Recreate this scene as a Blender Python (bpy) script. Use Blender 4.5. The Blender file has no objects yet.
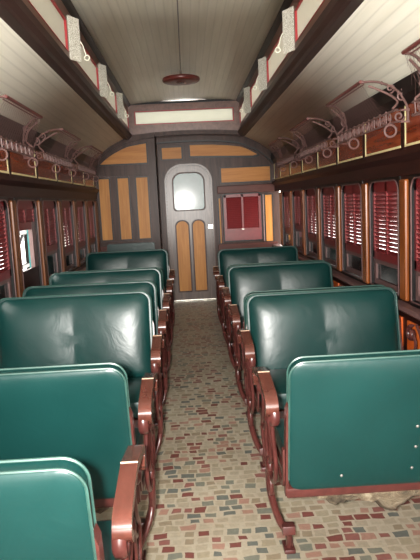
import bpy, bmesh, math, random
from mathutils import Vector, Matrix
random.seed(7)
S = bpy.context.scene
C = S.collection
PI = math.pi

# ------------------------------------------------------------------ materials
def newmat(name):
    m = bpy.data.materials.new(name); m.use_nodes = True
    nt = m.node_tree; b = nt.nodes['Principled BSDF']
    return m, nt, b
def srgb(r, g, b):
    f = lambda c: (c/255/12.92) if c/255 <= .04045 else ((c/255+.055)/1.055)**2.4
    return (f(r), f(g), f(b), 1)
def N(nt, t, **kw):
    n = nt.nodes.new(t)
    for k, v in kw.items():
        if k in n.inputs.keys(): n.inputs[k].default_value = v
        else: setattr(n, k, v)
    return n
def bump(nt, b, src, strength=.3, dist=.005):
    bp = N(nt, 'ShaderNodeBump'); bp.inputs['Strength'].default_value = strength; bp.inputs['Distance'].default_value = dist
    nt.links.new(src, bp.inputs['Height']); nt.links.new(bp.outputs[0], b.inputs['Normal'])
def ramp(nt, fac, stops, interp='LINEAR'):
    r = nt.nodes.new('ShaderNodeValToRGB'); r.color_ramp.interpolation = interp
    e = r.color_ramp.elements
    while len(e) < len(stops): e.new(.5)
    for i, (p, c) in enumerate(stops): e[i].position = p; e[i].color = c
    nt.links.new(fac, r.inputs[0]); return r
def coords(nt, scale=(1, 1, 1)):
    tc = N(nt, 'ShaderNodeTexCoord'); mp = N(nt, 'ShaderNodeMapping'); mp.inputs['Scale'].default_value = scale
    nt.links.new(tc.outputs['Object'], mp.inputs['Vector']); return mp.outputs[0]
def wood(name, c1, c2, scale, rough=.32, bstr=.15, spec=.5):
    m, nt, b = newmat(name)
    v = coords(nt, scale)
    n = N(nt, 'ShaderNodeTexNoise', Scale=1.0, Detail=6.0, Roughness=.65, Distortion=.6)
    nt.links.new(v, n.inputs['Vector'])
    r = ramp(nt, n.outputs['Fac'], [(.32, c1), (.68, c2)])
    nt.links.new(r.outputs[0], b.inputs['Base Color'])
    b.inputs['Roughness'].default_value = rough; b.inputs['Specular IOR Level'].default_value = spec
    bump(nt, b, n.outputs['Fac'], bstr, .002)
    return m
def plain(name, c, rough=.4, noise=.12, nscale=18, metal=0, bstr=.1, spec=.5):
    m, nt, b = newmat(name)
    v = coords(nt)
    n = N(nt, 'ShaderNodeTexNoise', Scale=float(nscale), Detail=4.0)
    nt.links.new(v, n.inputs['Vector'])
    lo = tuple(x*(1-noise) for x in c[:3])+(1,); hi = tuple(min(1, x*(1+noise)) for x in c[:3])+(1,)
    r = ramp(nt, n.outputs['Fac'], [(.3, lo), (.7, hi)])
    nt.links.new(r.outputs[0], b.inputs['Base Color'])
    b.inputs['Roughness'].default_value = rough; b.inputs['Metallic'].default_value = metal
    b.inputs['Specular IOR Level'].default_value = spec
    bump(nt, b, n.outputs['Fac'], bstr, .002)
    return m

M = {}
M['dark'] = wood('dark_mahogany', srgb(44, 29, 25), srgb(72, 51, 45), (14, 14, 1.5), .36, .15, .13)
M['door'] = wood('door_mahogany', srgb(60, 43, 36), srgb(90, 70, 60), (16, 16, 1.5), .28, .15, .28)
M['darklong'] = wood('dark_side_wood', srgb(34, 16, 14), srgb(56, 28, 24), (14, 1.5, 14), .4, .15, .12)
M['redwood'] = wood('red_brown_rail_wood', srgb(64, 32, 27), srgb(88, 48, 40), (1.5, 14, 14), .4, .15, .15)
M['darkmould'] = wood('dark_moulding_wood', srgb(40, 27, 24), srgb(64, 46, 42), (14, 1.5, 14), .4, .15, .15)
M['black'] = plain('black_moulding', srgb(14, 11, 11), .4, spec=.25)
M['brown'] = wood('clerestory_brown', srgb(84, 52, 42), srgb(112, 74, 60), (14, 1.5, 14), .35)
M['tan'] = wood('tan_panel_wood', srgb(156, 99, 36), srgb(182, 124, 57), (22, 22, 1.6), .45, .15, .25)
M['tanh'] = wood('tan_panel_wood_flat', srgb(154, 96, 33), srgb(180, 120, 53), (1.8, 22, 24), .45, .15, .25)
M['pilaster'] = wood('orange_varnished_wood', srgb(96, 48, 18), srgb(140, 76, 30), (20, 20, 1.6), .3, .15, .25)
M['pilaster_shaded'] = wood('shaded_varnished_wood', srgb(72, 40, 22), srgb(116, 68, 36), (20, 20, 1.6), .34, .15, .15)  # same wood as the right pilasters, left side's shade put into the colour
M['orange'] = wood('orange_dado_wood', srgb(200, 84, 30), srgb(230, 112, 48), (3, 3, 3), .35)
M['frieze'] = wood('frieze_red_wood', srgb(96, 36, 20), srgb(146, 66, 38), (3, 2, 26), .2)
M['cream'] = plain('cream_line_paint', srgb(226, 214, 160), .5)
M['red'] = plain('red_line_paint', srgb(150, 26, 32), .45)
M['shutter'] = plain('dark_red_shutter_paint', srgb(106, 25, 28), .42)
M['iron'] = plain('red_brown_iron_paint', srgb(68, 34, 31), .28, .22, 30, 0, .25)
M['armwood'] = wood('red_brown_arm_wood', srgb(66, 35, 28), srgb(84, 46, 38), (20, 3, 20), .22)
M['rackiron'] = plain('dusty_pink_rack_iron', srgb(108, 80, 76), .45, .2, 30)
M['white'] = plain('white_paint', srgb(226, 224, 206), .45, .05)
M['steel'] = plain('bright_steel', srgb(205, 200, 190), .25, .1, 30, .8)
M['grey'] = plain('grey_window_metal', srgb(120, 116, 112), .3, .15, 30, .5)

def leather():
    m, nt, b = newmat('green_leathercloth')
    v = coords(nt)
    n = N(nt, 'ShaderNodeTexNoise', Scale=3.5, Detail=5.0); nt.links.new(v, n.inputs['Vector'])
    r = ramp(nt, n.outputs['Fac'], [(.3, srgb(9, 41, 39)), (.7, srgb(13, 48, 46))])
    nt.links.new(r.outputs[0], b.inputs['Base Color'])
    b.inputs['Roughness'].default_value = .32; b.inputs['Specular IOR Level'].default_value = .3
    n2 = N(nt, 'ShaderNodeTexNoise', Scale=7.0, Detail=3.0, Distortion=1.2); nt.links.new(v, n2.inputs['Vector'])
    bump(nt, b, n2.outputs['Fac'], .16, .012)
    return m
M['leather'] = leather()
M['piping'] = plain('pale_worn_piping', srgb(40, 66, 60), .35, .25, 20)

def ceiling_mat():
    m, nt, b = newmat('cream_boarded_ceiling')
    tc = N(nt, 'ShaderNodeTexCoord'); sp = N(nt, 'ShaderNodeSeparateXYZ')
    nt.links.new(tc.outputs['UV'], sp.inputs[0])
    mu = N(nt, 'ShaderNodeMath', operation='MULTIPLY'); mu.inputs[1].default_value = 1/.066
    nt.links.new(sp.outputs['X'], mu.inputs[0])
    fr = N(nt, 'ShaderNodeMath', operation='FRACT'); nt.links.new(mu.outputs[0], fr.inputs[0])
    pp = N(nt, 'ShaderNodeMath', operation='PINGPONG'); pp.inputs[1].default_value = .5; nt.links.new(fr.outputs[0], pp.inputs[0])
    g = ramp(nt, pp.outputs[0], [(0, (0, 0, 0, 1)), (.14, (1, 1, 1, 1))])
    n = N(nt, 'ShaderNodeTexNoise', Scale=1.0, Detail=5.0)
    mp = N(nt, 'ShaderNodeMapping'); mp.inputs['Scale'].default_value = (20, 1.0, 1)
    nt.links.new(tc.outputs['UV'], mp.inputs[0]); nt.links.new(mp.outputs[0], n.inputs['Vector'])
    r = ramp(nt, n.outputs['Fac'], [(.3, srgb(226, 222, 204)), (.7, srgb(240, 236, 220))])
    mx = N(nt, 'ShaderNodeMixRGB', blend_type='MULTIPLY'); mx.inputs[0].default_value = .12
    nt.links.new(r.outputs[0], mx.inputs[1]); nt.links.new(g.outputs[0], mx.inputs[2])
    nt.links.new(mx.outputs[0], b.inputs['Base Color'])
    b.inputs['Roughness'].default_value = .36
    bump(nt, b, g.outputs[0], .35, .003)
    return m
M['ceiling'] = ceiling_mat()

def floor_mat():
    m, nt, b = newmat('mosaic_linoleum')
    L = nt.links.new
    tc = N(nt, 'ShaderNodeTexCoord'); sp = N(nt, 'ShaderNodeSeparateXYZ'); L(tc.outputs['Object'], sp.inputs[0])
    wn = N(nt, 'ShaderNodeTexNoise', Scale=9.0, Detail=1.0); L(tc.outputs['Object'], wn.inputs['Vector'])
    def math_(op, a, bb=None):
        k = N(nt, 'ShaderNodeMath', operation=op)
        for i, x in enumerate((a, bb)):
            if x is None: continue
            if isinstance(x, (int, float)): k.inputs[i].default_value = x
            else: L(x, k.inputs[i])
        return k.outputs[0]
    wob = math_('MULTIPLY', math_('SUBTRACT', wn.outputs['Fac'], .5), .035)
    X = math_('ADD', sp.outputs['X'], wob); Y = math_('ADD', sp.outputs['Y'], wob)
    rowf = math_('DIVIDE', Y, .054); row = math_('FLOOR', rowf)
    w1 = N(nt, 'ShaderNodeTexWhiteNoise', noise_dimensions='1D'); L(row, w1.inputs['W'])
    colw = math_('ADD', math_('MULTIPLY', w1.outputs['Value'], .04), .052)
    colf = math_('ADD', math_('DIVIDE', X, colw), math_('MULTIPLY', w1.outputs['Value'], 37.3)); col = math_('FLOOR', colf)
    cv = N(nt, 'ShaderNodeCombineXYZ'); L(row, cv.inputs[0]); L(col, cv.inputs[1])
    w2 = N(nt, 'ShaderNodeTexWhiteNoise', noise_dimensions='2D'); L(cv.outputs[0], w2.inputs['Vector'])
    cv3 = N(nt, 'ShaderNodeCombineXYZ'); L(col, cv3.inputs[0]); L(row, cv3.inputs[1])
    w3 = N(nt, 'ShaderNodeTexWhiteNoise', noise_dimensions='2D'); L(cv3.outputs[0], w3.inputs['Vector'])
    pal = ramp(nt, w2.outputs['Value'], [
        (0, srgb(162, 152, 132)), (.18, srgb(121, 73, 67)), (.29, srgb(157, 147, 125)), (.42, srgb(162, 127, 112)),
        (.54, srgb(121, 123, 111)), (.66, srgb(145, 132, 111)), (.78, srgb(105, 109, 103)), (.86, srgb(137, 92, 85)), (.92, srgb(168, 159, 139))], 'CONSTANT')
    ex = math_('PINGPONG', math_('FRACT', colf), .5); ey = math_('PINGPONG', math_('FRACT', rowf), .5)
    ins = math_('ADD', math_('MULTIPLY', w3.outputs['Value'], .15), .05)
    msk = math_('MULTIPLY', math_('GREATER_THAN', ex, ins), math_('GREATER_THAN', ey, ins))
    big = N(nt, 'ShaderNodeTexNoise', Scale=1.6, Detail=4.0); L(tc.outputs['Object'], big.inputs['Vector'])
    fine = N(nt, 'ShaderNodeTexNoise', Scale=60.0, Detail=3.0); L(tc.outputs['Object'], fine.inputs['Vector'])
    mx = N(nt, 'ShaderNodeMixRGB'); mx.inputs[1].default_value = srgb(174, 165, 146)
    L(msk, mx.inputs[0]); L(pal.outputs[0], mx.inputs[2])
    dirt = ramp(nt, big.outputs['Fac'], [(.35, (.82, .8, .78, 1)), (.65, (1, 1, 1, 1))])
    m2 = N(nt, 'ShaderNodeMixRGB', blend_type='MULTIPLY'); m2.inputs[0].default_value = 1; L(mx.outputs[0], m2.inputs[1]); L(dirt.outputs[0], m2.inputs[2])
    fr = ramp(nt, fine.outputs['Fac'], [(.3, (.86, .86, .86, 1)), (.7, (1.0, 1.0, 1.0, 1))])
    m3 = N(nt, 'ShaderNodeMixRGB', blend_type='MULTIPLY'); m3.inputs[0].default_value = 1; L(m2.outputs[0], m3.inputs[1]); L(fr.outputs[0], m3.inputs[2])
    L(m3.outputs[0], b.inputs['Base Color']); b.inputs['Roughness'].default_value = .42
    return m
M['floor'] = floor_mat()

def translucent(name, col, tcol, t=.5):
    m, nt, b = newmat(name)
    out = nt.nodes['Material Output']
    n = N(nt, 'ShaderNodeTexNoise', Scale=6.0, Detail=3.0); nt.links.new(coords(nt), n.inputs['Vector'])
    r = ramp(nt, n.outputs['Fac'], [(.3, tuple(x*.92 for x in col[:3])+(1,)), (.7, col)])
    nt.links.new(r.outputs[0], b.inputs['Base Color']); b.inputs['Roughness'].default_value = .4
    tr = N(nt, 'ShaderNodeBsdfTranslucent'); tr.inputs['Color'].default_value = tcol
    mx = N(nt, 'ShaderNodeMixShader'); mx.inputs[0].default_value = t
    nt.links.new(b.outputs[0], mx.inputs[1]); nt.links.new(tr.outputs[0], mx.inputs[2]); nt.links.new(mx.outputs[0], out.inputs['Surface'])
    return m
M['clerglass'] = translucent('cream_clerestory_glass', srgb(150, 144, 128), srgb(236, 232, 222), .30)
M['endglass'] = translucent('white_end_glass', srgb(190, 190, 178), srgb(240, 240, 230), .27)

def etched():
    m, nt, b = newmat('etched_white_glass')
    v = coords(nt, (26, 26, 26))
    vo = N(nt, 'ShaderNodeTexVoronoi', feature='DISTANCE_TO_EDGE'); nt.links.new(v, vo.inputs['Vector'])
    r = ramp(nt, vo.outputs['Distance'], [(.05, srgb(158, 150, 130)), (.2, srgb(244, 243, 234))])
    nt.links.new(r.outputs[0], b.inputs['Base Color']); b.inputs['Roughness'].default_value = .35
    return m
M['etched'] = etched()
def doorglass():
    m, nt, b = newmat('teal_door_glass')
    n = N(nt, 'ShaderNodeTexNoise', Scale=4.0, Detail=2.0); nt.links.new(coords(nt), n.inputs['Vector'])
    r = ramp(nt, n.outputs['Fac'], [(.3, srgb(44, 74, 72)), (.7, srgb(60, 92, 88))])
    nt.links.new(r.outputs[0], b.inputs['Base Color'])
    b.inputs['Roughness'].default_value = .11; b.inputs['Specular IOR Level'].default_value = .15
    return m
M['doorglass'] = doorglass()
def paneglass():
    m, nt, b = newmat('dim_window_glass')
    n = N(nt, 'ShaderNodeTexNoise', Scale=5.0); nt.links.new(coords(nt), n.inputs['Vector'])
    r = ramp(nt, n.outputs['Fac'], [(.3, srgb(30, 20, 22)), (.7, srgb(48, 34, 34))])
    nt.links.new(r.outputs[0], b.inputs['Base Color'])
    b.inputs['Roughness'].default_value = .08; b.inputs['Transmission Weight'].default_value = .12
    return m
M['pane'] = paneglass()
def burlap():
    m, nt, b = newmat('dirty_burlap')
    n = N(nt, 'ShaderNodeTexNoise', Scale=14.0, Detail=6.0, Roughness=.7, Distortion=1.0); nt.links.new(coords(nt), n.inputs['Vector'])
    r = ramp(nt, n.outputs['Fac'], [(.3, srgb(46, 38, 28)), (.5, srgb(96, 84, 66)), (.7, srgb(140, 130, 110))])
    nt.links.new(r.outputs[0], b.inputs['Base Color']); b.inputs['Roughness'].default_value = .9
    bump(nt, b, n.outputs['Fac'], .8, .02)
    return m
M['burlap'] = burlap()
M['outwhite'] = plain('white_shed_wall', srgb(120, 126, 126), .7)
M['teal'] = plain('teal_paint', srgb(50, 110, 112), .5)
M['outground'] = plain('bounce_gravel', srgb(224, 218, 204), .9)  # ground colour lightened to bounce daylight up onto the ceiling

# ------------------------------------------------------------------ mesh helpers
def obj(name, bm, mat, parent=None, smooth=False, loc=(0, 0, 0)):
    bmesh.ops.recalc_face_normals(bm, faces=bm.faces)
    me = bpy.data.meshes.new(name); bm.to_mesh(me); bm.free()
    for mm in (mat if isinstance(mat, (list, tuple)) else [mat]): me.materials.append(mm)
    if smooth:
        for p in me.polygons: p.use_smooth = True
        try: me.set_sharp_from_angle(angle=math.radians(48))
        except Exception: pass
    o = bpy.data.objects.new(name, me); C.objects.link(o); o.location = loc
    if parent is not None: o.parent = parent
    return o
def empty(name, loc=(0, 0, 0), rz=0):
    o = bpy.data.objects.new(name, None); C.objects.link(o); o.location = loc; o.rotation_euler = (0, 0, rz)
    o.empty_display_size = .1
    return o
def tag(o, label=None, cat=None, group=None, kind=None):
    if label: o['label'] = label
    if cat: o['category'] = cat
    if group: o['group'] = group
    if kind: o['kind'] = kind
    return o
def struct(o, label=None, cat=None): return tag(o, label, cat, None, 'structure')
def box(bm, x0, x1, y0, y1, z0, z1, bev=0):
    xs, ys, zs = sorted((x0, x1)), sorted((y0, y1)), sorted((z0, z1))
    v = [bm.verts.new((x, y, z)) for x in xs for y in ys for z in zs]
    fs = [bm.faces.new([v[i] for i in q]) for q in ((0, 1, 3, 2), (4, 6, 7, 5), (0, 4, 5, 1), (2, 3, 7, 6), (0, 2, 6, 4), (1, 5, 7, 3))]
    if bev:
        es = list({e for f in fs for e in f.edges})
        bmesh.ops.bevel(bm, geom=es, offset=bev, segments=2, affect='EDGES', profile=.6)
def spline(pts, n=6):
    P = [Vector(p) for p in pts]; out = []
    for i in range(len(P)-1):
        p0 = P[max(i-1, 0)]; p1 = P[i]; p2 = P[i+1]; p3 = P[min(i+2, len(P)-1)]
        for k in range(n):
            t = k/n
            out.append(.5*((2*p1)+(-p0+p2)*t+(2*p0-5*p1+4*p2-p3)*t*t+(-p0+3*p1-3*p2+p3)*t**3))
    out.append(P[-1]); return out
def sweep(bm, pts, ra, rb=None, up=(1, 0, 0), seg=8, closed=False, square=False, taper=None):
    """ra: half size along 'up' direction, rb: half size across"""
    P = [Vector(p) for p in pts]; rb = rb or ra; n = len(P); rings = []
    U = Vector(up).normalized()
    for i in range(n):
        t = (P[(i+1) % n]-P[i-1]) if closed else (P[min(i+1, n-1)]-P[max(i-1, 0)])
        if t.length < 1e-9: t = Vector((0, 0, 1))
        t.normalize()
        s = t.cross(U)
        if s.length < 1e-3: s = t.cross(Vector((0, .7, .7)))
        s.normalize(); u = s.cross(t).normalized()
        k = taper[i] if taper else 1
        ring = []
        if square:
            for a, b2 in ((1, 1), (-1, 1), (-1, -1), (1, -1)): ring.append(bm.verts.new(P[i]+u*ra*a*k+s*rb*b2*k))
        else:
            for j in range(seg):
                a = 2*PI*j/seg; ring.append(bm.verts.new(P[i]+u*ra*math.cos(a)*k+s*rb*math.sin(a)*k))
        rings.append(ring)
    m = len(rings[0])
    for i in range(n if closed else n-1):
        a, b2 = rings[i], rings[(i+1) % n]
        for j in range(m): bm.faces.new((a[j], a[(j+1) % m], b2[(j+1) % m], b2[j]))
    if not closed:
        bm.faces.new(rings[0]); bm.faces.new(rings[-1][::-1])
def prism(bm, poly, axis, a0, a1):
    """poly of 2D points extruded along axis ('x','y','z') from a0 to a1"""
    def P(p, a):
        if axis == 'y': return (p[0], a, p[1])
        if axis == 'x': return (a, p[0], p[1])
        return (p[0], p[1], a)
    A = [bm.verts.new(P(p, a0)) for p in poly]; B = [bm.verts.new(P(p, a1)) for p in poly]
    n = len(poly)
    bm.faces.new(A); bm.faces.new(B[::-1])
    for i in range(n): bm.faces.new((A[i], A[(i+1) % n], B[(i+1) % n], B[i]))
def rrect(x0, x1, z0, z1, rt, rb=0, n=7):
    """rounded rectangle outline, radius rt on top corners, rb on bottom"""
    pts = []
    for cx, cz, r, a0 in ((x1-rt, z1-rt, rt, 0), (x0+rt, z1-rt, rt, 90), (x0+rb, z0+rb, rb, 180), (x1-rb, z0+rb, rb, 270)):
        if r <= 0: pts.append((cx, cz)); continue
        for k in range(n+1):
            a = math.radians(a0+90*k/n); pts.append((cx+r*math.cos(a), cz+r*math.sin(a)))
    return pts
def ring_prism(bm, outer, inner, axis, a0, a1):
    """frame between two outlines with equal point counts"""
    def P(p, a):
        if axis == 'y': return (p[0], a, p[1])
        if axis == 'x': return (a, p[0], p[1])
        return (p[0], p[1], a)
    n = len(outer)
    V = [[bm.verts.new(P(p, a)) for p in o] for o, a in ((outer, a0), (inner, a0), (inner, a1), (outer, a1))]
    for k in range(4):
        A, B = V[k], V[(k+1) % 4]
        for i in range(n): bm.faces.new((A[i], A[(i+1) % n], B[(i+1) % n], B[i]))
def B(): return bmesh.new()

# ------------------------------------------------------------------ dimensions
XW = 1.32          # inner face of the side walls
Y0, YE, YP = -1.6, 9.16, 8.75   # open rear end, end wall, lavatory partition
BAY = .815; PIL0 = 3.70
PIL = [PIL0+BAY*k for k in range(-6, 7)]     # pilaster centres
PIL = [p for p in PIL if Y0 < p < YE]

# ------------------------------------------------------------------ floor
bm = B(); box(bm, -1.45, 1.45, Y0, YE+.2, -.06, 0)
struct(obj('floor', bm, M['floor']), 'mosaic patterned linoleum carriage floor with aisle', 'floor')
bm = B(); box(bm, -.37, .40, YE-.06, YE-.025, 0, .018, .004)
struct(obj('trim_1', bm, M['steel']), 'bright metal threshold strip at the foot of the end door', 'threshold')

# ------------------------------------------------------------------ ceiling
def strip(bm, prof, y0, y1, flip=False):
    uv = bm.loops.layers.uv.verify(); d = 0; prev = None; rows = []
    for x, z in prof:
        if prev: d += math.hypot(x-prev[0], z-prev[1])
        prev = (x, z); rows.append((bm.verts.new((x, y0, z)), bm.verts.new((x, y1, z)), d))
    for a, b2 in zip(rows, rows[1:]):
        f = bm.faces.new((a[0], a[1], b2[1], b2[0]))
        for l, (u, v) in zip(f.loops, ((a[2], y0), (a[2], y1), (b2[2], y1), (b2[2], y0))): l[uv].uv = (u, v)
SIDE = [(1.38, 2.08), (1.30, 2.165), (1.20, 2.255), (1.10, 2.325), (1.0, 2.38), (.90, 2.425), (.82, 2.455)]
MID = [(.82-.0, 2.455), (.6, 2.487), (.35, 2.505), (0, 2.512)]
TOP = [(.80, 2.925), (.6, 2.945), (.3, 2.962), (0, 2.967), (-.3, 2.962), (-.6, 2.945), (-.80, 2.925)]
YC = 8.9
bm = B()
for s in (1, -1): strip(bm, [(s*x, z) for x, z in SIDE], Y0, YE+.1)
strip(bm, MID+[(-x, z) for x, z in MID[::-1][1:]], YC+.02, YE+.1)
strip(bm, TOP, Y0, YC+.02)
o = obj('ceiling', bm, M['ceiling'], None, True)
md = o.modifiers.new('thick', 'SOLIDIFY'); md.thickness = .02; md.offset = 0
struct(o, 'cream boarded ceiling with raised clerestory along the centre', 'ceiling')

# ------------------------------------------------------------------ clerestory walls
PL0, PLP = 4.50, 1.49
plates = [PL0+PLP*k for k in range(-2, 3)]
for s, side in ((-1, 'left'), (1, 'right')):
    bm = B()
    box(bm, s*.80, s*.84, Y0, YC, 2.44, 2.58)
    box(bm, s*.80, s*.84, Y0, YC, 2.80, 2.94)
    for p in plates+[PL0+PLP*3-.03]:
        box(bm, s*.80, s*.84, p-.10, p+.09, 2.58, 2.80)
    w = struct(obj('wall_clerestory_'+side, bm, M['brown']), 'brown clerestory side above the %s ceiling slope' % ('left' if s < 0 else 'right'), 'clerestory wall')
    bm = B()
    prism(bm, [(s*.845, 2.42), (s*.80, 2.42), (s*.765, 2.445), (s*.755, 2.48), (s*.80, 2.505), (s*.845, 2.505)], 'y', Y0, YC+.03)
    prism(bm, [(s*.87, 2.415), (s*.80, 2.405), (s*.79, 2.43), (s*.87, 2.445)], 'y', Y0, YC+.03)
    obj('lower_moulding', bm, M['darkmould'] if 'darkmould' in M else M['dark'], w)
    bm = B(); prism(bm, [(s*.80, 2.885), (s*.775, 2.90), (s*.745, 2.93), (s*.745, 2.945), (s*.80, 2.95)], 'y', Y0, YC)
    obj('upper_moulding', bm, M['black'], w)
    ends = [PL0+PLP*k for k in range(-3, 4)]
    for a, b2 in zip(ends, ends[1:]):
        y0, y1 = max(a+.09, Y0+.02), min(b2-.10, YC-.05)
        bm = B(); box(bm, s*.812, s*.822, y0, y1, 2.58, 2.80)
        g = obj('glass_panel', bm, M['clerglass'], w)
        bm = B(); t = .012
        ring_prism(bm, [(y0, 2.58), (y1, 2.58), (y1, 2.80), (y0, 2.80)], [(y0+t, 2.58+t*.3), (y1-t, 2.58+t*.3), (y1-t, 2.80-t), (y0+t, 2.80-t)], 'x', s*.796, s*.812)
        obj('red_border', bm, M['red'], g)
bm = B()
box(bm, -.84, .84, YC, YC+.03, 2.47, 2.645); box(bm, -.84, .84, YC, YC+.03, 2.81, 2.95)
box(bm, -.84, -.70, YC, YC+.03, 2.645, 2.81); box(bm, .70, .84, YC, YC+.03, 2.645, 2.81)
w = struct(obj('wall_clerestory_end', bm, M['brown']), 'brown clerestory end above the end door', 'clerestory wall')
bm = B(); box(bm, -.70, .70, YC+.012, YC+.02, 2.645, 2.81); g = obj('glass_panel', bm, M['endglass'], w); g['label'] = 'long white end glass'
bm = B(); ring_prism(bm, [(-.715, 2.632), (.715, 2.632), (.715, 2.823), (-.715, 2.823)], [(-.70, 2.645), (.70, 2.645), (.70, 2.81), (-.70, 2.81)], 'y', YC-.006, YC+.012)
obj('red_border', bm, M['red'], g)
bm = B(); sweep(bm, spline([(-.80, YC-.03, 2.455), (-.4, YC-.03, 2.485), (0, YC-.03, 2.495), (.4, YC-.03, 2.485), (.80, YC-.03, 2.455)]), .035, .03, (0, 1, 0), square=True)
obj('lower_beam', bm, M['dark'], w)
bm = B(); box(bm, -.8, .8, YC-.015, YC, 2.915, 2.945); obj('upper_moulding', bm, M['black'], w)

# ventilator plates with ring hooks
ordw = ['nearest', 'second', 'third', 'fourth']
for s, side, desc in ((-1, 'left', 'above the open-window side'), (1, 'right', 'above the fully shuttered side')):
    vis = 0
    for p in plates:
        if p < 3.5: continue
        t = empty('clerestory_ventilator', (s*.80, p, 2.69))
        tag(t, 'white etched ventilator plate, %s from camera, %s' % (ordw[vis], desc), 'ventilator', 'etched ventilator plates along the clerestory'); vis += 1
        bm = B()
        a = math.radians(28); L = .125; dx, dy = -s*math.sin(a), math.cos(a); nx, ny = dy, -dx
        q = [(0, -.05), (dx*L, dy*L-.05), (dx*L-nx*.006*s, dy*L-.05-ny*.006*s), (-nx*.006*s, -.05-ny*.006*s)]
        prism(bm, q, 'z', -.15, .15)
        pl = obj('plate', bm, M['etched'], t)
        bm = B(); hx, hy = dx*L-s*.004, dy*L-.045
        end = Vector((hx-s*.03, hy+.03, -.09))
        sweep(bm, [(hx, hy, 0), (hx-s*.015, hy+.012, -.03), end], .004, seg=6)
        ce = end+Vector((-s*.006, 0, -.02))
        sweep(bm, [ce+Vector((math.cos(k*PI/8)*.018, 0, math.sin(k*PI/8)*.018)) for k in range(16)], .0045, up=(0, 1, 0), seg=6, closed=True)
        obj('ring_hook', bm, M['white'], t, True)

# ------------------------------------------------------------------ side walls
win_n = 0
def window(s, y0, y1, mode, label, far_rot=None):
    """window bay between pilasters; mode 'shut' or 'open' (shutter raised)"""
    global win_n; win_n += 1
    w = empty('window_%d' % win_n, (s*XW, (y0+y1)/2, .80)); struct(w, label, 'window')
    hw = (y1-y0)/2; zb = .80
    inv = lambda *c: (c[0]*s, c[1], c[2]-zb)
    xs = lambda d: s*d
    # dark rounded frame
    bm = B()
    out = [(-hw, 1.62-zb), (hw, 1.62-zb), (hw, .80-zb), (-hw, .80-zb)]
    o_ = rrect(-hw-.002, hw+.002, .80-zb, 1.63-zb, .012, .006); i_ = rrect(-hw+.028, hw-.028, .83-zb, 1.575-zb, .075, .01)
    ring_prism(bm, o_, i_, 'x', xs(-.004), xs(.05))
    obj('frame', bm, M['black'], w)
    bm = B()
    o_ = rrect(-hw+.022, hw-.022, .826-zb, 1.581-zb, .080, .012); i_ = rrect(-hw+.031, hw-.031, .834-zb, 1.572-zb, .071, .008)
    ring_prism(bm, o_, i_, 'x', xs(-.010), xs(-.003))
    obj('bead', bm, M['sash'], w)
    # louvred shutter
    a, b2 = -hw+.03, hw-.03
    zt, zl = (1.60, 1.08) if mode == 'shut' else ((1.60, 1.40) if mode == 'open' else (1.60, 1.16))
    bm = B(); st = .03; x0, x1 = xs(.014), xs(.036)
    box(bm, x0, x1, a, a+st, zl-.05-zb, zt-zb); box(bm, x0, x1, b2-st, b2, zl-.05-zb, zt-zb)
    box(bm, x0, x1, a, b2, zl-.06-zb, zl-zb); box(bm, x0, x1, a, b2, 1.505-zb, zt-zb)
    box(bm, x0, x1, -.012, .012, zl-zb, zt-zb)
    sh = obj('shutter', bm, M['shutter'], w)
    bm = B(); n = int((1.505-zl)/.0285)+1; th = math.radians(62)
    for k in range(n):
        zc = zl+.010+k*(1.505-zl-.020)/(n-1)-zb
        dx, dz = .0155*math.cos(th), .0155*math.sin(th)
        for c0, c1 in ((a+st, -.012), (.012, b2-st)):
            prism(bm, [(s*(.025-dx), zc+dz), (s*(.025-dx)-.002*s, zc+dz-.003), (s*(.025+dx)-.002*s, zc-dz-.003), (s*(.025+dx), zc-dz)], 'y', c0, c1)
    obj('slats', bm, M['shutter'], sh)
    if mode != 'open':
        # dim lower sash
        bm = B(); ring_prism(bm, [(a, .835-zb), (b2, .835-zb), (b2, zl-.05-zb), (a, zl-.05-zb)], [(a+.045, .875-zb), (b2-.045, .875-zb), (b2-.045, zl-.09-zb), (a+.045, zl-.09-zb)], 'x', xs(.02), xs(.045))
        sa = obj('lower_sash', bm, M['sash'], w)
        bm = B(); box(bm, xs(.03), xs(.036), a+.03, b2-.03, .86-zb, zl-.07-zb)
        obj('pane', bm, M['pane'], sa)
    else:
        bm = B(); box(bm, xs(.016), xs(.04), a, b2, .835-zb, 1.02-zb); obj('lower_sash', bm, M['darklong'], w)
        bm = B(); box(bm, xs(.012), xs(.045), b2-.13, b2, 1.02-zb, 1.40-zb); obj('stile', bm, M['sash'], w)
    return w
M['sash'] = plain('dusty_brown_sash', srgb(96, 70, 68), .4, .15)

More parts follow.
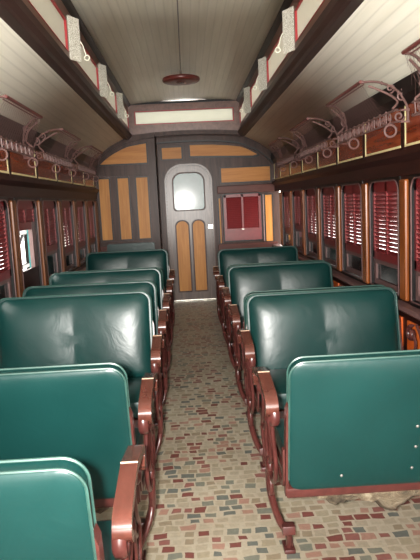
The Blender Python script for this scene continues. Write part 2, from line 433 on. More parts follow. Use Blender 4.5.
def side_wall(s, side):
    bm = B()
    box(bm, s*XW, s*(XW+.07), Y0, YE, 0, .78)          # dado
    box(bm, s*XW, s*(XW+.07), Y0, YE, 1.60, 2.14)      # above the windows
    for p in PIL: box(bm, s*(XW+.002), s*(XW+.07), p-.085, p+.085, .78, 1.60)
    w = struct(obj('wall_'+side, bm, M['darklong']), 'dark wood %s side wall of the carriage with windows' % side, 'wall')
    for p in PIL:
        bm = B(); box(bm, s*(XW-.022), s*(XW+.01), p-.054, p+.054, .82, 1.575, .012)
        obj('pilaster', bm, M['pilaster'] if s > 0 else M['pilaster_shaded'], w)
    # dado boards
    for a, b2 in zip([Y0]+PIL, PIL+[YE]):
        bm = B(); box(bm, s*(XW-.012), s*(XW+.005), a+.05, b2-.05, .14, .70, .004); obj('dado_panel', bm, M['orange'], w)
    bm = B()
    prism(bm, [(s*(XW+.02), .765), (s*(XW-.06), .765), (s*(XW-.075), .78), (s*(XW-.06), .80), (s*(XW+.02), .805)], 'y', Y0, YE)
    obj('sill_ledge', bm, M['sash'], w)
    bm = B(); box(bm, s*(XW-.03), s*(XW+.01), Y0, YE, 0, .12, .006); obj('skirting', bm, M['darklong'], w)
    # header band and frieze ledge
    bm = B(); prism(bm, [(s*(XW+.01), 1.595), (s*(XW-.012), 1.60), (s*(XW-.016), 1.68), (s*(XW-.05), 1.715), (s*(XW-.05), 1.745), (s*(XW+.01), 1.75)], 'y', Y0, YE)
    obj('header_band', bm, M['darklong'], w)
    for a, b2 in zip([Y0]+PIL, PIL+[YE]):
        y0, y1 = a+.045, b2-.025
        if y1-y0 < .1: continue
        bm = B(); box(bm, s*(XW-.008), s*(XW+.01), y0, y1, 1.765, 2.03, .002)
        f = obj('frieze_panel', bm, M['frieze'], w)
        bm = B(); x0, x1 = s*(XW-.011), s*(XW-.006)
        box(bm, x0, x1, y0, y1, 1.768, 1.782); box(bm, x0, x1, y1-.018, y1, 1.782, 2.03)
        obj('pinstripe', bm, M['cream'], f)
        bm = B(); box(bm, s*(XW-.010), s*(XW+.01), a-.022, a+.042, 1.755, 2.03); obj('frieze_stile', bm, M['darklong'], w)
    bm = B(); prism(bm, [(s*(XW+.03), 2.01), (s*(XW-.02), 2.01), (s*(XW-.05), 2.06), (s*(XW-.06), 2.15), (s*(XW+.03), 2.15)], 'y', Y0, YE)
    obj('cornice', bm, M['black'], w)
    return w
wl = side_wall(-1, 'left'); wr = side_wall(1, 'right')
for s in (-1, 1):
    for i, (a, b2) in enumerate(zip(PIL, PIL[1:])):
        k = round((a-PIL0)/BAY)
        if s < 0 and b2 > YP: continue
        mode = 'shut'
        if k < (0 if s < 0 else -2): mode = 'open'  # out-of-view windows, set open to let in more daylight
        if s < 0 and k == 1: mode = 'open'
        if (s > 0 and k in (4,)) or (s < 0 and k in (2,)): mode = 'short'
        nm = {'shut': 'carriage window with red louvred shutter down', 'open': 'carriage window with shutter raised and daylight outside', 'short': 'carriage window with shorter red louvred shutter'}[mode]
        window(s, a+.085, b2-.085, mode, nm)

# ------------------------------------------------------------------ end wall
def panel(parent, x0, x1, z0, z1, y, mat, name='wood_panel', outline=None, inset=None):
    o_ = outline or [(x0, z0), (x1, z0), (x1, z1), (x0, z1)]
    cx = sum(p[0] for p in o_)/len(o_); cz = sum(p[1] for p in o_)/len(o_)
    bm = B(); prism(bm, o_, 'y', y-.004, y+.01)
    f = obj(name, bm, mat, parent)
    hx = max(p[0] for p in o_)-cx; hz = max(p[1] for p in o_)-cz
    out = [(cx+(p[0]-cx)*(1+.016/hx), cz+(p[1]-cz)*(1+.016/max(hz, .05))) for p in o_]
    bm = B(); ring_prism(bm, out, o_, 'y', y-.014, y+.01)
    obj('panel_moulding', bm, M['black'], f)
    return f
def arch_z(x, drop=0):
    ax = abs(x)
    P = SIDE[::-1]; P = [(0, 2.512), (.35, 2.505), (.6, 2.487)]+P
    for (xa, za), (xb, zb) in zip(P, P[1:]):
        if xa <= ax <= xb: return za+(zb-za)*(ax-xa)/(xb-xa)-drop
    return P[-1][1]-drop
def arch_pts(x0, x1, drop, n=14): return [(x0+(x1-x0)*k/n, arch_z(x0+(x1-x0)*k/n, drop)) for k in range(n+1)]

bm = B()
prism(bm, [(-1.38, 0), (1.38, 0)]+arch_pts(1.38, -1.38, -.02, 30), 'y', YE, YE+.06)
we = struct(obj('wall_end', bm, M['dark']), 'dark mahogany end wall with tan panels around the arched door', 'wall')
bm = B()
ao = arch_pts(-1.34, 1.34, 0, 30); ai = [(x*.965, z-.105 if abs(x) < 1 else z-.09) for x, z in ao]
for k in range(30):
    pass
prism(bm, ao+ai[::-1], 'y', YE-.045, YE)
obj('arch_moulding', bm, M['dark'], we)
bm = B(); ai2 = [(x, z-.02) for x, z in ai]
prism(bm, ai+ai2[::-1], 'y', YE-.055, YE); obj('arch_bead', bm, M['black'], we)
panel(we, -.36, -.07, 2.15, 2.315, YE, M['tanh'])
pr = [(.06, 2.18), (1.0, 2.145)]+[(1.09, 2.165)]+arch_pts(1.0, .06, .17, 10)
pr = [(x, z) for x, z in pr]
panel(we, 0, 0, 0, 0, YE, M['tanh'], outline=pr)
panel(we, .51, 1.25, 1.765, 1.975, YE, M['tanh'])
bm = B(); box(bm, .44, 1.33, YE-.03, YE, 1.60, 1.715, .008)
obj('red_brown_rail', bm, M['redwood'] if 'redwood' in M else M['brown'], we)
panel(we, 1.16, 1.265, .85, 1.55, YE, M['tan'])
panel(we, .455, .478, .85, 1.53, YE, M['tan'])
bm = B(); box(bm, .42, 1.33, YE-.04, YE, .70, .84, .006); obj('lower_rail', bm, M['redwood'], we)
for x in (.495, 1.125):
    bm = B(); sweep(bm, [(x, YE-.012, .85), (x, YE-.012, 1.56)], .013, seg=10); obj('slim_column', bm, M['sash'], we, True)
# end louvred window
win_n += 1
w = struct(empty('window_%d' % win_n, (.81, YE, .85)), 'dark red louvred window in the end wall beside the door', 'window')
bm = B(); o_ = rrect(-.30, .30, .02, .745, .05, .01); i_ = rrect(-.285, .285, .035, .730, .04, .008)
ring_prism(bm, o_, i_, 'y', -.03, 0); obj('frame', bm, M['black'], w)
bm = B()
box(bm, -.285, .285, -.02, -.002, .03, .20); box(bm, -.285, -.245, -.02, -.002, .2, .73); box(bm, .245, .285, -.02, -.002, .2, .73)
box(bm, -.014, .014, -.02, -.002, .2, .73); box(bm, -.285, .285, -.02, -.002, .69, .73); box(bm, -.285, .285, -.026, -.002, .185, .215)
sh = obj('shutter', bm, M['shutter'], w)
bm = B()
for k in range(17):
    zc = .232+k*.0275
    for c0, c1 in ((-.245, -.014), (.014, .245)):
        prism(bm, [(-.016, zc-.014), (-.012, zc-.016), (0, zc+.012), (-.004, zc+.014)], 'x', c0, c1)
obj('slats', bm, M['shutter'], sh)
bm = B(); box(bm, -.02, .02, -.034, -.02, .195, .21, .003); obj('finger_lift', bm, M['steel'], w)

# arched door
d = struct(empty('door_1', (.01, YE, 0)), 'arched mahogany end door with rounded glass and two tan panels', 'door')
bm = B()
o_ = rrect(-.40, .40, 0, 2.115, .30, 0, 12); i_ = rrect(-.345, .345, -.0, 2.05, .255, 0, 12)
ring_prism(bm, o_, i_, 'y', -.06, 0)
obj('door_frame', bm, M['dark'], d)
bm = B()
o2 = rrect(-.355, .355, 0, 2.065, .262, 0, 12); i2 = rrect(-.335, .335, 0, 2.04, .25, 0, 12)
ring_prism(bm, o2, i2, 'y', -.072, -.05); obj('frame_bead', bm, M['door'], d)
bm = B(); prism(bm, rrect(-.345, .345, .01, 2.05, .255, 0, 12), 'y', -.03, -.002)
lf = obj('door_leaf', bm, M['door'], d)
def inset_panel(o_, mat, nm):
    cx = sum(p[0] for p in o_)/len(o_); cz = sum(p[1] for p in o_)/len(o_)
    bm = B(); prism(bm, o_, 'y', -.034, -.028); f = obj(nm, bm, mat, lf)
    hx = max(p[0] for p in o_)-cx; hz = max(p[1] for p in o_)-cz
    out = [(cx+(p[0]-cx)*(1+.02/hx), cz+(p[1]-cz)*(1+.02/hz)) for p in o_]
    mid = [((a[0]+b[0])/2, (a[1]+b[1])/2) for a, b in zip(out, o_)]
    bm = B(); ring_prism(bm, out, mid, 'y', -.046, -.028); ring_prism(bm, mid, o_, 'y', -.040, -.028)
    obj(nm.split('_')[-1]+'_moulding', bm, M['dark'], lf)
    return f
inset_panel(rrect(-.225, .225, 1.385, 1.925, .13, .05, 8), M['doorglass'], 'door_glass')
inset_panel(rrect(-.215, -.035, .15, 1.215, .085, .01, 8), M['tan'], 'tall_panel')
inset_panel(rrect(.035, .205, .15, 1.215, .08, .01, 8), M['tan'], 'tall_panel')
bm = B(); box(bm, .265, .345, -.05, -.028, 1.085, 1.15, .006); lk = obj('lock_plate', bm, M['steel'], d)
bm = B(); sweep(bm, [(.285, -.05, 1.118), (.285, -.085, 1.118)], .011, seg=10); sweep(bm, [(.285, -.082, 1.118), (.285, -.098, 1.118)], .022, seg=12); obj('door_knob', bm, M['steel'], lk, True)

# lavatory partition on the left
bm = B()
prism(bm, [(-1.38, 0), (-.43, 0)]+arch_pts(-.43, -1.38, -.005, 16), 'y', YP, YP+.05)
box(bm, -.48, -.43, YP, YE, 0, 2.46)
wp = struct(obj('wall_partition', bm, M['dark']), 'panelled partition with three tall tan panels and curved top', 'wall')
bm = B(); po = arch_pts(-.44, -1.34, .0, 14); pi_ = [(x, z-.07) for x, z in po]
prism(bm, po+pi_[::-1], 'y', YP-.03, YP); box(bm, -.53, -.44, YP-.022, YP, 0, 2.42); box(bm, -1.34, -1.30, YP-.022, YP, 0, 2.05)
box(bm, -1.3, -.53, YP-.022, YP, 1.91, 2.06); box(bm, -1.3, -.53, YP-.022, YP, .90, .985)
obj('raised_frame', bm, M['dark'], wp)
panel(wp, 0, 0, 0, 0, YP, M['tanh'], outline=[(-1.235, 2.085), (-.565, 2.085)]+arch_pts(-.565, -1.235, .135, 10))
for x0, x1 in ((-1.27, -1.125), (-1.0, -.85), (-.735, -.575)):
    panel(wp, x0, x1, 1.01, 1.88, YP, M['tan'])
bm = B(); box(bm, -1.31, -.52, YP-.05, YP-.02, .86, .92, .006); obj('red_brown_rail', bm, M['redwood'] if 'redwood' in M else M['brown'], wp)

M['lampwood'] = wood('dark_red_lamp_wood', srgb(70, 26, 22), srgb(96, 40, 34), (8, 8, 8), .3)
# ------------------------------------------------------------------ ceiling lamp and conduit
t = tag(empty('ceiling_lamp', (-.02, 6.95, 2.965)), 'flat round dark red ceiling lamp disc hanging under the clerestory ceiling', 'lamp')
bm = B()
prof = [(0, -.132), (.12, -.136), (.19, -.135), (.205, -.126), (.212, -.108), (.205, -.09), (.185, -.083), (.08, -.079), (0, -.078)]
def lathe(bm, prof, seg=40, c=(0, 0, 0)):
    rings = []
    for r, z in prof:
        if r < 1e-6: rings.append([bm.verts.new((c[0], c[1], c[2]+z))])
        else: rings.append([bm.verts.new((c[0]+r*math.cos(2*PI*k/seg), c[1]+r*math.sin(2*PI*k/seg), c[2]+z)) for k in range(seg)])
    for a, b2 in zip(rings, rings[1:]):
        for k in range(seg):
            k2 = (k+1) % seg
            if len(a) == 1 and len(b2) == 1: continue
            if len(a) == 1: bm.faces.new((a[0], b2[k], b2[k2]))
            elif len(b2) == 1: bm.faces.new((a[k], a[k2], b2[0]))
            else: bm.faces.new((a[k], a[k2], b2[k2], b2[k]))
lathe(bm, prof); obj('disc', bm, M['lampwood'], t, True)
bm = B(); lathe(bm, [(0, -.08), (.035, -.08), (.03, -.06), (.014, -.045), (.012, 0.005), (0, .005)], 20); obj('stem', bm, M['steel'], t, True)
bm = B(); lathe(bm, [(0, -.146), (.05, -.143), (.055, -.134), (0, -.130)], 24); obj('centre_boss', bm, M['armwood'], t, True)
bm = B(); sweep(bm, [(-.02, Y0, 2.957), (-.02, 6.93, 2.957)], .005, seg=6)
tag(obj('ceiling_conduit', bm, M['grey']), 'thin dark conduit running along the ceiling centre to the round lamp', 'conduit')

# ------------------------------------------------------------------ luggage racks
def scroll(bm, cx, cz, r, y, x, turns=1.2, a0=0, sgn=1, rad=.006, plane='yz'):
    pts = []
    for k in range(22):
        f = k/21; a = a0+sgn*2*PI*turns*f; rr = r*(1-.75*f)
        u, v = rr*math.cos(a), rr*math.sin(a)
        pts.append((x, y+u, cz+v) if plane == 'yz' else (x+u, y, cz+v))
    sweep(bm, pts, rad, rad, (1, 0, 0) if plane == 'yz' else (0, 1, 0), seg=6)
def make_rack():
    """right hand rack, origin on the wall face at mid length; x negative = into the car"""
    t = empty('luggage_rack')
    hl, hg = .44, .68
    # gallery: two rails with scrolls
    bm = B()
    for z in (1.905, 1.972):
        sweep(bm, spline([(-.012, -hg, z), (-.075, -hg+.02, z), (-.10, -hg+.09, z), (-.10, hg-.09, z), (-.075, hg-.02, z), (-.012, hg, z)], 4), .006, seg=6)
    n = 11
    for k in range(n):
        y = -hg+.10+k*(2*hg-.20)/(n-1)
        sg = 1 if k % 2 else -1
        scroll(bm, 0, 1.938, .032, y, -.10, 1.25, sg*PI/2, sg, .0045)
        sweep(bm, [(-.10, y+.05, 1.905), (-.10, y+.06, 1.972)], .0045, seg=5)
        bmesh.ops.create_icosphere(bm, subdivisions=1, radius=.009, matrix=Matrix.Translation((-.10, y+.055, 1.978)))
    obj('gallery', bm, M['rackiron'], t, True)
    # end brackets
    for e in (-1, 1):
        bm = B()
        arc = spline([(-.02, e*(hl+.23), 1.90), (-.022, e*(hl+.225), 1.99), (-.06, e*(hl+.15), 2.10), (-.14, e*(hl+.06), 2.165), (-.23, e*hl, 2.18)], 5)
        sweep(bm, arc, .010, .007, (0, 1, 0), seg=6)
        sweep(bm, spline([(-.10, e*(hl+.2), 1.985), (-.06, e*(hl+.17), 2.03), (-.10, e*(hl+.10), 2.09), (-.19, e*(hl+.03), 2.15)], 5), .007, seg=6)
        scroll(bm, 0, 2.06, .035, e*(hl+.19), -.045, 1.3, PI/2, e, .006, 'xz')
        scroll(bm, 0, 2.115, .028, e*(hl+.12), -.085, 1.2, -PI/2, -e, .005, 'xz')
        scroll(bm, 0, 1.94, .032, e*(hl+.2), -.06, 1.3, 0, e, .005, 'xz')
        for p in arc[4::5]: bmesh.ops.create_icosphere(bm, subdivisions=1, radius=.012, matrix=Matrix.Translation(p))
        obj('bracket', bm, M['rackiron'], t, True)
    # front rail
    bm = B(); sweep(bm, [(-.23, -hl-.01, 2.18), (-.23, hl+.01, 2.18)], .011, seg=8); sweep(bm, [(-.205, -hl+.02, 2.168), (-.205, hl-.02, 2.168)], .004, seg=6)
    obj('front_rail', bm, M['rackrail'], t, True)
    # wire netting from the rail down to the gallery
    bm = B()
    def net(u, v):
        y = (-1+2*u)*(hl+.17*v); x = -.23+.12*v; z = 2.18-.195*v-.02*math.sin(PI*v)
        return Vector((x, y, z))
    for k in range(25):
        for dv in (1, -1):
            pts = []
            for j in range(9):
                v = j/8; u = k/24+dv*.12*v
                if 0 <= u <= 1: pts.append(net(u, v))
            if len(pts) > 1: sweep(bm, pts, .0008, seg=3)
    obj('wire_netting', bm, M['rackiron'], t)
    # rings hanging below
    for y in (-.60, .19):
        bm = B()
        sweep(bm, [Vector((-.10+.035*math.cos(k*PI/10), y, 1.862+.035*math.sin(k*PI/10))) for k in range(20)], .0065, up=(0, 1, 0), seg=6, closed=True)
        sweep(bm, [(-.10, y, 1.91), (-.098, y, 1.892)], .009, seg=6)
        obj('hanging_ring', bm, M['rackiron'], t, True)
    return t
M['rackrail'] = plain('dark_red_rack_rail', srgb(104, 52, 48), .35)
rack = make_rack()
def children(o): return [c for c in bpy.data.objects if c.parent == o]
def dup(o, parent=None):
    c = o.copy(); C.objects.link(c)
    if parent is not None: c.parent = parent
    for ch in children(o): dup(ch, c)
    return c
first = True
ry = {1: (2.60, 4.23, 5.86, 7.49), -1: (4.20, 5.83, 7.46)}
rd = {1: ('cut by the photo edge, shuttered wall', 'largest complete one on the shuttered wall', 'second complete one along the shuttered wall', 'farthest on the shuttered wall beside the end wall'),
      -1: ('cut by the photo edge, above the open window', 'beyond the one above the open window', 'farthest one near the panelled partition')}
for s in (1, -1):
    for y, dsc in zip(ry[s], rd[s]):
        r = rack if first else dup(rack); first = False
        r.location = (s*(XW-.012), y, 0); r.rotation_euler = (0, 0, 0 if s > 0 else PI)
        tag(r, 'ornate iron luggage rack with wire netting, '+dsc, 'luggage rack', 'ornate luggage racks under the ceiling')

# ------------------------------------------------------------------ seats
W2, BH = .455, .53
def back_outline(w=W2, z0=0.0, z1=BH, rt=.058, rb=.045): return rrect(-w, w, z0, z1, rt, rb, 8)
def cushion_mesh(out, y0, sgn, depth, lobes):
    bm = B(); cz = BH/2; T = [1, .995, .985, .965, .93, .88, .8, .7, .58, .45, .32, .2, .1]
    # subdivide outline
    P = []
    for i, p in enumerate(out):
        q = out[(i+1) % len(out)]; L = math.hypot(q[0]-p[0], q[1]-p[1]); n = max(1, int(L/.03))
        for k in range(n): P.append((p[0]+(q[0]-p[0])*k/n, p[1]+(q[1]-p[1])*k/n))
    rings = []
    for t in T:
        ring = []
        for x, z in P:
            # inset by roughly constant distance rather than scale
            xx, zz = x*t, cz+(z-cz)*t
            e = 1-t**14
            dz = min(1, max(0, 1-abs((zz-cz)/(BH/2))**4))
            lb = (math.cos((abs(xx)/W2-.5)*PI)*.5+.5) if lobes else (1-(xx/W2)**2)
            y = y0+sgn*(depth*math.sqrt(max(e, 0))+(.030 if lobes else .010)*lb*dz*e)
            ring.append(bm.verts.new((xx, y, zz)))
        rings.append(ring)
    n = len(P)
    for a, b2 in zip(rings, rings[1:]):
        for i in range(n): bm.faces.new((a[i], a[(i+1) % n], b2[(i+1) % n], b2[i]))
    bm.faces.new(rings[-1])
    return bm
def lining(t, sag):
    # lining sagging below the cushion
    bm = B(); nx, ny = 36, 14; g = []
    for i in range(nx+1):
        row = []
        for j in range(ny+1):
            u, v = i/nx, j/ny; x = -W2+.09+(2*W2-.15)*u; y = -.225+.44*v
            e = math.sin(PI*u)**.35*math.sin(PI*v)**.3
            z = .40-sag*e*(.65+.35*math.sin(7*u*PI+1.3*math.sin(5*v))*math.cos(3*v*PI+2*u))+.008*random.uniform(-1, 1)
            row.append(bm.verts.new((x, y, z)))
        g.append(row)
    for i in range(nx):
        for j in range(ny): bm.faces.new((g[i][j], g[i+1][j], g[i+1][j+1], g[i][j+1]))
    ln = obj('burlap_lining', bm, M['burlap'], t, True)
    md = ln.modifiers.new('thick', 'SOLIDIFY'); md.thickness = .012
def make_seat():
    """right-hand seat; sitter faces +y (away from the camera), aisle end at -x"""
    t = empty('bench_seat')
    bm = B(); box(bm, -W2+.01, W2-.01, -.235, .235, .41, .505, .03); obj('seat_cushion', bm, M['leather'], t, True)
    bm = B(); 
    for y0, y1 in ((-.235, -.205), (.205, .235)): box(bm, -W2+.005, W2-.005, y0, y1, .365, .41, .004)
    for x0, x1 in ((-W2+.005, -W2+.035), (W2-.035, W2-.005)): box(bm, x0, x1, -.2, .2, .365, .41)
    obj('seat_rail', bm, M['iron'], t)
    # backrest: leather core > two faces, piping, bottom rail
    out = back_outline()
    bm = B(); prism(bm, back_outline(W2-.004, .004, BH-.004), 'y', -.022, .022)
    bk = obj('backrest', bm, M['leather'], t)
    obj('outer_pad', cushion_mesh(out, -.018, -1, .012, False), M['leather'], bk, True)
    obj('sitting_pad', cushion_mesh(back_outline(W2-.012, .02, BH-.008), .018, 1, .022, True), M['leather'], bk, True)
    bm = B()
    for yy in (-.02, .02):
        loop = [(x, yy, z) for x, z in out if z > .06]
        loop = [(-W2, yy, .1)]+[p for p in loop[::-1]]+[]
        oo = [p for p in out]; 
        up = [(x, yy, z) for x, z in oo if z > BH/2]
        path = [(W2+.001, yy, .05)]+up+[(-W2-.001, yy, .05)]
        sweep(bm, path, .004, seg=6, up=(0, 1, 0))
    obj('piping', bm, M['piping'], bk, True)
    bm = B()
    box(bm, -W2-.010, W2+.010, -.024, .024, -.030, .012, .006)
    for s in (-1, 1):
        prism(bm, [(s*(W2+.002), -.02), (s*(W2+.014), -.02), (s*(W2+.011), .33), (s*(W2+.002), .36)], 'y', -.022, .022)
    obj('back_frame', bm, M['iron'], bk)
    # end frames
    for side in (-1, 1):
        x = side*(W2+.035); xf = side*(W2-.035)
        bm = B()
        R1, R2 = .012, .009
        # pedestal
        sweep(bm, spline([(xf, 0, .0), (xf, -.012, .07), (x-side*.03, -.03, .15), (x-side*.005, .0, .24), (x, .03, .31), (x, 0, .38)], 5), .016, .020, seg=8)
        sweep(bm, spline([(xf, 0, .0), (xf, .02, .05), (x-side*.04, .045, .13), (x-side*.01, .03, .21), (x, -.03, .30), (x, 0, .38)], 5), .012, .012, seg=8)
        box(bm, xf-.024, xf+.024, -.04, .045, 0, .018, .005)
        for m in (-1, 1):
            sweep(bm, spline([(x, 0, .37), (x, m*.09, .36), (x, m*.175, .41), (x, m*.205, .49), (x, m*.15, .56), (x, m*.125, .63), (x, m*.155, .672), (x, m*.195, .69)], 5), R1*.8, R1, seg=8)
            sweep(bm, spline([(x, m*.01, .40), (x, m*.075, .45), (x, m*.06, .53), (x, m*.02, .60), (x, m*.05, .69), (x, m*.11, .742)], 5), R2, R2*1.1, seg=8)
            sweep(bm, spline([(x, m*.205, .49), (x, m*.12, .50), (x, m*.055, .56), (x, 0, .60)], 5), R2*.9, seg=6)
            # scroll under the arm end
            pts = []
            for k in range(20):
                f = k/19; a = PI/2-m*2*PI*1.15*f if m > 0 else PI/2+2*PI*1.15*f
                rr = .048*(1-.7*f); pts.append((x, m*.19+rr*math.cos(a), .675+rr*math.sin(a)))
            sweep(bm, pts, .018, .010, seg=8)
        # leaf boss at the waist
        bmesh.ops.create_icosphere(bm, subdivisions=2, radius=1, matrix=Matrix.Translation((x, 0, .385)) @ Matrix.Diagonal((.018, .035, .04, 1)))
        bmesh.ops.create_icosphere(bm, subdivisions=2, radius=1, matrix=Matrix.Translation((x, 0, .60)) @ Matrix.Diagonal((.018, .03, .035, 1)))
        fr = obj('end_frame', bm, M['iron'], t, True)
        if side < 0:
            bm = B()
            path = spline([(x-.01, -.195, .682), (x-.01, -.226, .712), (x-.01, -.204, .742), (x-.01, -.11, .760), (x-.01, -.010, .776)], 5)
            path2 = [(x-.01, 0, .777)]
            path3 = [(p[0], -p[1], p[2]) for p in path][::-1]
            allp = path+path2+path3
            sweep(bm, allp, .024, .013, (1, 0, 0), square=True)
            bmesh.ops.bevel(bm, geom=list(bm.edges), offset=.004, segments=2, affect='EDGES', clamp_overlap=True) if False else None
            arm = obj('armrest', bm, M['armwood'], t, True)
            bm = B(); sweep(bm, [(x-.034, 0, .790), (x+.014, 0, .790)], .0035, .0035, (0, 1, 0), seg=6)
            obj('joint_highlight', bm, M['arm_glint'], arm, True)  # pale strip in place of the highlight on the arm's centre ridge
        # foot rest bracket
    bm = B(); box(bm, -W2+.0, -W2+.055, -.075, -.03, .105, .145, .006)
    obj('foot_bracket', bm, M['iron'], t, True)
    # links that carry the swinging back
    bk_links = []
    return t, bk
M['arm_glint'] = plain('painted_arm_highlight', srgb(150, 124, 104), .4)
seat0, bk0 = make_seat()
def find(o, nm): return [c for c in children(o) if c.name.split('.')[0] == nm][0]
proto_used = [False]
def place_seat(s, c, facing, top_off, tilt, label, dz=0, sag=.03):
    """s side; facing 'away'/'cam'; top_off: world y of the back's top relative to c (positive = farther); tilt degrees of lean away from upright"""
    if not proto_used[0]: t = seat0; proto_used[0] = True
    else: t = dup(seat0)
    rot = 0 if s > 0 else PI
    # rotating about z flips y: local y = world y for right, -world y for left
    t.location = (.750 if s > 0 else -.728, c, 0); t.rotation_euler = (0, 0, rot)
    bk = find(t, 'backrest')
    k = 1 if s > 0 else -1
    top = top_off*k; z0 = .445+dz
    run = math.sin(math.radians(tilt))*BH
    base = top-(run if top > 0 else -run)
    lean = math.radians(tilt)*(1 if top > 0 else -1)    # positive: top moves to +y local
    bk.location = (0, base, z0)
    # face the sitting pad towards the seat centre
    fl = (top_off*k > 0)
    bk.rotation_euler = (-lean if not fl else lean, 0, PI if fl else 0)
    tag(t, label, 'seat', 'green reversible bench seats in two rows')
    lining(t, sag)
    # link bars from the frame to the back, shaped for this back position
    for sx in (-1, 1):
        bm = B(); x = sx*(W2+.018)
        sweep(bm, spline([(x, 0, .41), (x, base*.5, .44), (x, base, z0+.02), (x, base+(top-base)*.3, z0+.17)], 4), .007, .013, (1, 0, 0), seg=6)
        obj('back_link', bm, M['iron'], t, True)
    return t
RL = 'bench seat on the fully shuttered side'
LL = 'bench seat on the open-window side'
near_seat = place_seat(1, 2.40, 'away', -.37, 11, 'nearest green '+RL+', flat back, torn burlap below', -.03, .20)
place_seat(1, 3.20, 'cam', .37, 11, 'second green '+RL+', glossy pad facing the camera', -.04)
place_seat(1, 4.03, 'away', -.36, 10, 'third green '+RL+', hidden behind the glossy one', -.045)
place_seat(1, 4.85, 'cam', .37, 11, 'fourth green '+RL+', middle one of three visible backs', -.045)
place_seat(1, 5.67, 'away', -.36, 10, 'fifth green '+RL+', back turned', -.045)
place_seat(1, 6.50, 'cam', .35, 11, 'sixth green '+RL+', before the end window', -.025)
place_seat(-1, 1.60, 'away', -.38, 11, 'nearest green '+LL+', cut by the photo corner')
place_seat(-1, 2.40, 'away', -.38, 11, 'second green '+LL+', flat back to the camera', -.01)
place_seat(-1, 3.20, 'cam', .36, 11, 'third green '+LL+', glossy pad facing the camera', .02)
place_seat(-1, 3.98, 'cam', .16, 5, 'fourth green '+LL+', back nearly upright', 0)
place_seat(-1, 4.70, 'cam', .25, 7, 'fifth green '+LL+', just before the dark last one', .0)
place_seat(-1, 5.55, 'away', -.36, 10, 'sixth green '+LL+', hidden by the fifth', -.02)
place_seat(-1, 6.40, 'cam', .35, 10, 'last green '+LL+', dark and flat', .02)

nb = find(near_seat, 'backrest')
for x, z in ((-.265, .07), (.005, .26), (.004, .175), (-.004, .085)):
    bm = B(); bmesh.ops.create_uvsphere(bm, u_segments=10, v_segments=6, radius=1, matrix=Matrix.Translation((x, -.0405, z)) @ Matrix.Diagonal((.006, .004, .006, 1)))
    k = obj('tack', bm, M['grey'], nb, True)
# bulkhead bench against the partition
t = tag(empty('bulkhead_bench', (-.86, YP-.06, 0)), 'small dark green padded bench fixed against the three-panelled partition', 'bench')
bm = B(); box(bm, -.34, .34, -.42, -.06, .40, .49, .03); obj('seat_cushion', bm, M['leather'], t, True)
bm = B(); prism(bm, rrect(-.34, .34, .5, .955, .03, .02), 'y', -.07, 0); obj('backrest', bm, M['leather'], t, True)
bm = B(); box(bm, -.32, .32, -.38, -.08, .34, .40, .004); obj('seat_rail', bm, M['iron'], t)
for x in (-.29, .29):
    for y in (-.36, -.1):
        bm = B(); sweep(bm, [(x, y, 0), (x, y, .35)], .018, .018, seg=10); obj('leg', bm, M['iron'], t, True)

# ------------------------------------------------------------------ outside
bm = B(); box(bm, -9, 9, -4, 14, -1.0, -.95)
struct(obj('ground_outside', bm, M['outground']), 'pale ground outside the carriage', 'ground')
bm = B()
for k in range(26): box(bm, -4.06, -4.0, -2+k*.5, -2+k*.5+.485, -.95, 2.6)
struct(obj('wall_outside', bm, M['outwhite']), 'white shed wall seen through the open window', 'wall')
bm = B()
for y in (8.6, 9.9, 11.15):
    sweep(bm, [(-3.0, y, -.95), (-3.0, y, 1.15)], .05, .05, seg=8)
for z in (.5, 1.1): sweep(bm, [(-3.0, 8, z), (-3.0, 13, z)], .045, seg=8)
for y in (8.6, 9.9, 11.15): sweep(bm, [(-3.0, y, .5), (-3.0, y+1.1, 1.1)], .03, seg=8)
tag(obj('railing', bm, M['black']), 'dark railing outside the open window against the white shed', 'railing')

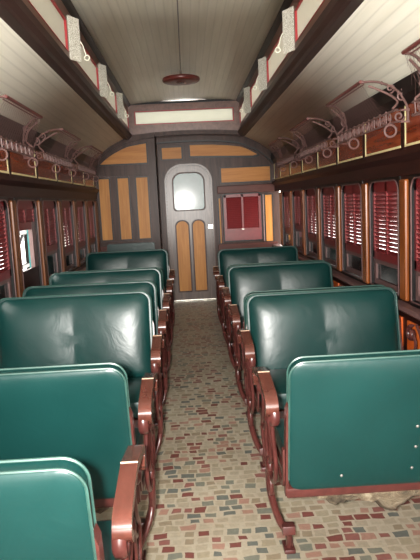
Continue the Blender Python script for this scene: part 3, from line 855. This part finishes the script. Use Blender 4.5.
bm = B(); sweep(bm, [(-2.2, 8.42, -.95), (-2.2, 8.42, 2.4)], .06, .06, seg=16); box(bm, -2.32, -2.08, 8.30, 8.54, -.95, -.8)
tag(obj('teal_post', bm, M['teal'], None, True), 'teal painted post standing outside the open window', 'post')
# ------------------------------------------------------------------ light
wd = bpy.data.worlds.new('daylight'); S.world = wd; wd.use_nodes = True
bg = wd.node_tree.nodes['Background']; bg.inputs['Color'].default_value = (1.0, .965, .9, 1); bg.inputs['Strength'].default_value = 6.0
fl = bpy.data.lights.new('camera_flash', 'SPOT'); fl.spot_size = math.radians(84); fl.spot_blend = .95; fl.energy = 680; fl.shadow_soft_size = .025; fl.color = (1, .97, .92)
fo = bpy.data.objects.new('camera_flash', fl); C.objects.link(fo); fo.location = (-.10, -.01, 1.52); fo.rotation_euler = (math.radians(90-4.5), 0, -.032)

sl = bpy.data.lights.new('rear_fill_sun', 'SUN'); sl.energy = 1.0; sl.angle = math.radians(14); sl.color = (1, .96, .9)  # added fill sun through the unbuilt rear end, brightens the far wall
so = bpy.data.objects.new('rear_fill_sun', sl); C.objects.link(so); so.location = (0, -6, 3)
so.rotation_euler = (math.radians(90-4), 0, 0)
# ------------------------------------------------------------------ camera
f, pit, yaw, rol, cx = 600.6, .1307, .0322, .0489, -.03
cy, sy, cp, sp = math.cos(yaw), math.sin(yaw), math.cos(pit), math.sin(pit)
fw = Vector((sy*cp, cy*cp, -sp)); rt = Vector((cy, -sy, 0)); up = rt.cross(fw)
r2 = math.cos(rol)*rt-math.sin(rol)*up; u2 = math.sin(rol)*rt+math.cos(rol)*up
cam = bpy.data.cameras.new('camera'); co = bpy.data.objects.new('camera', cam); C.objects.link(co)
co.matrix_world = Matrix(((r2.x, u2.x, -fw.x, cx), (r2.y, u2.y, -fw.y, 0), (r2.z, u2.z, -fw.z, 1.5), (0, 0, 0, 1)))
cam.sensor_fit = 'VERTICAL'; cam.sensor_height = 36; cam.lens = f*36/560; cam.clip_start = .02
S.camera = co
S.view_settings.view_transform = 'Standard'; S.view_settings.look = 'None'; S.view_settings.gamma = 1; S.view_settings.exposure = .55
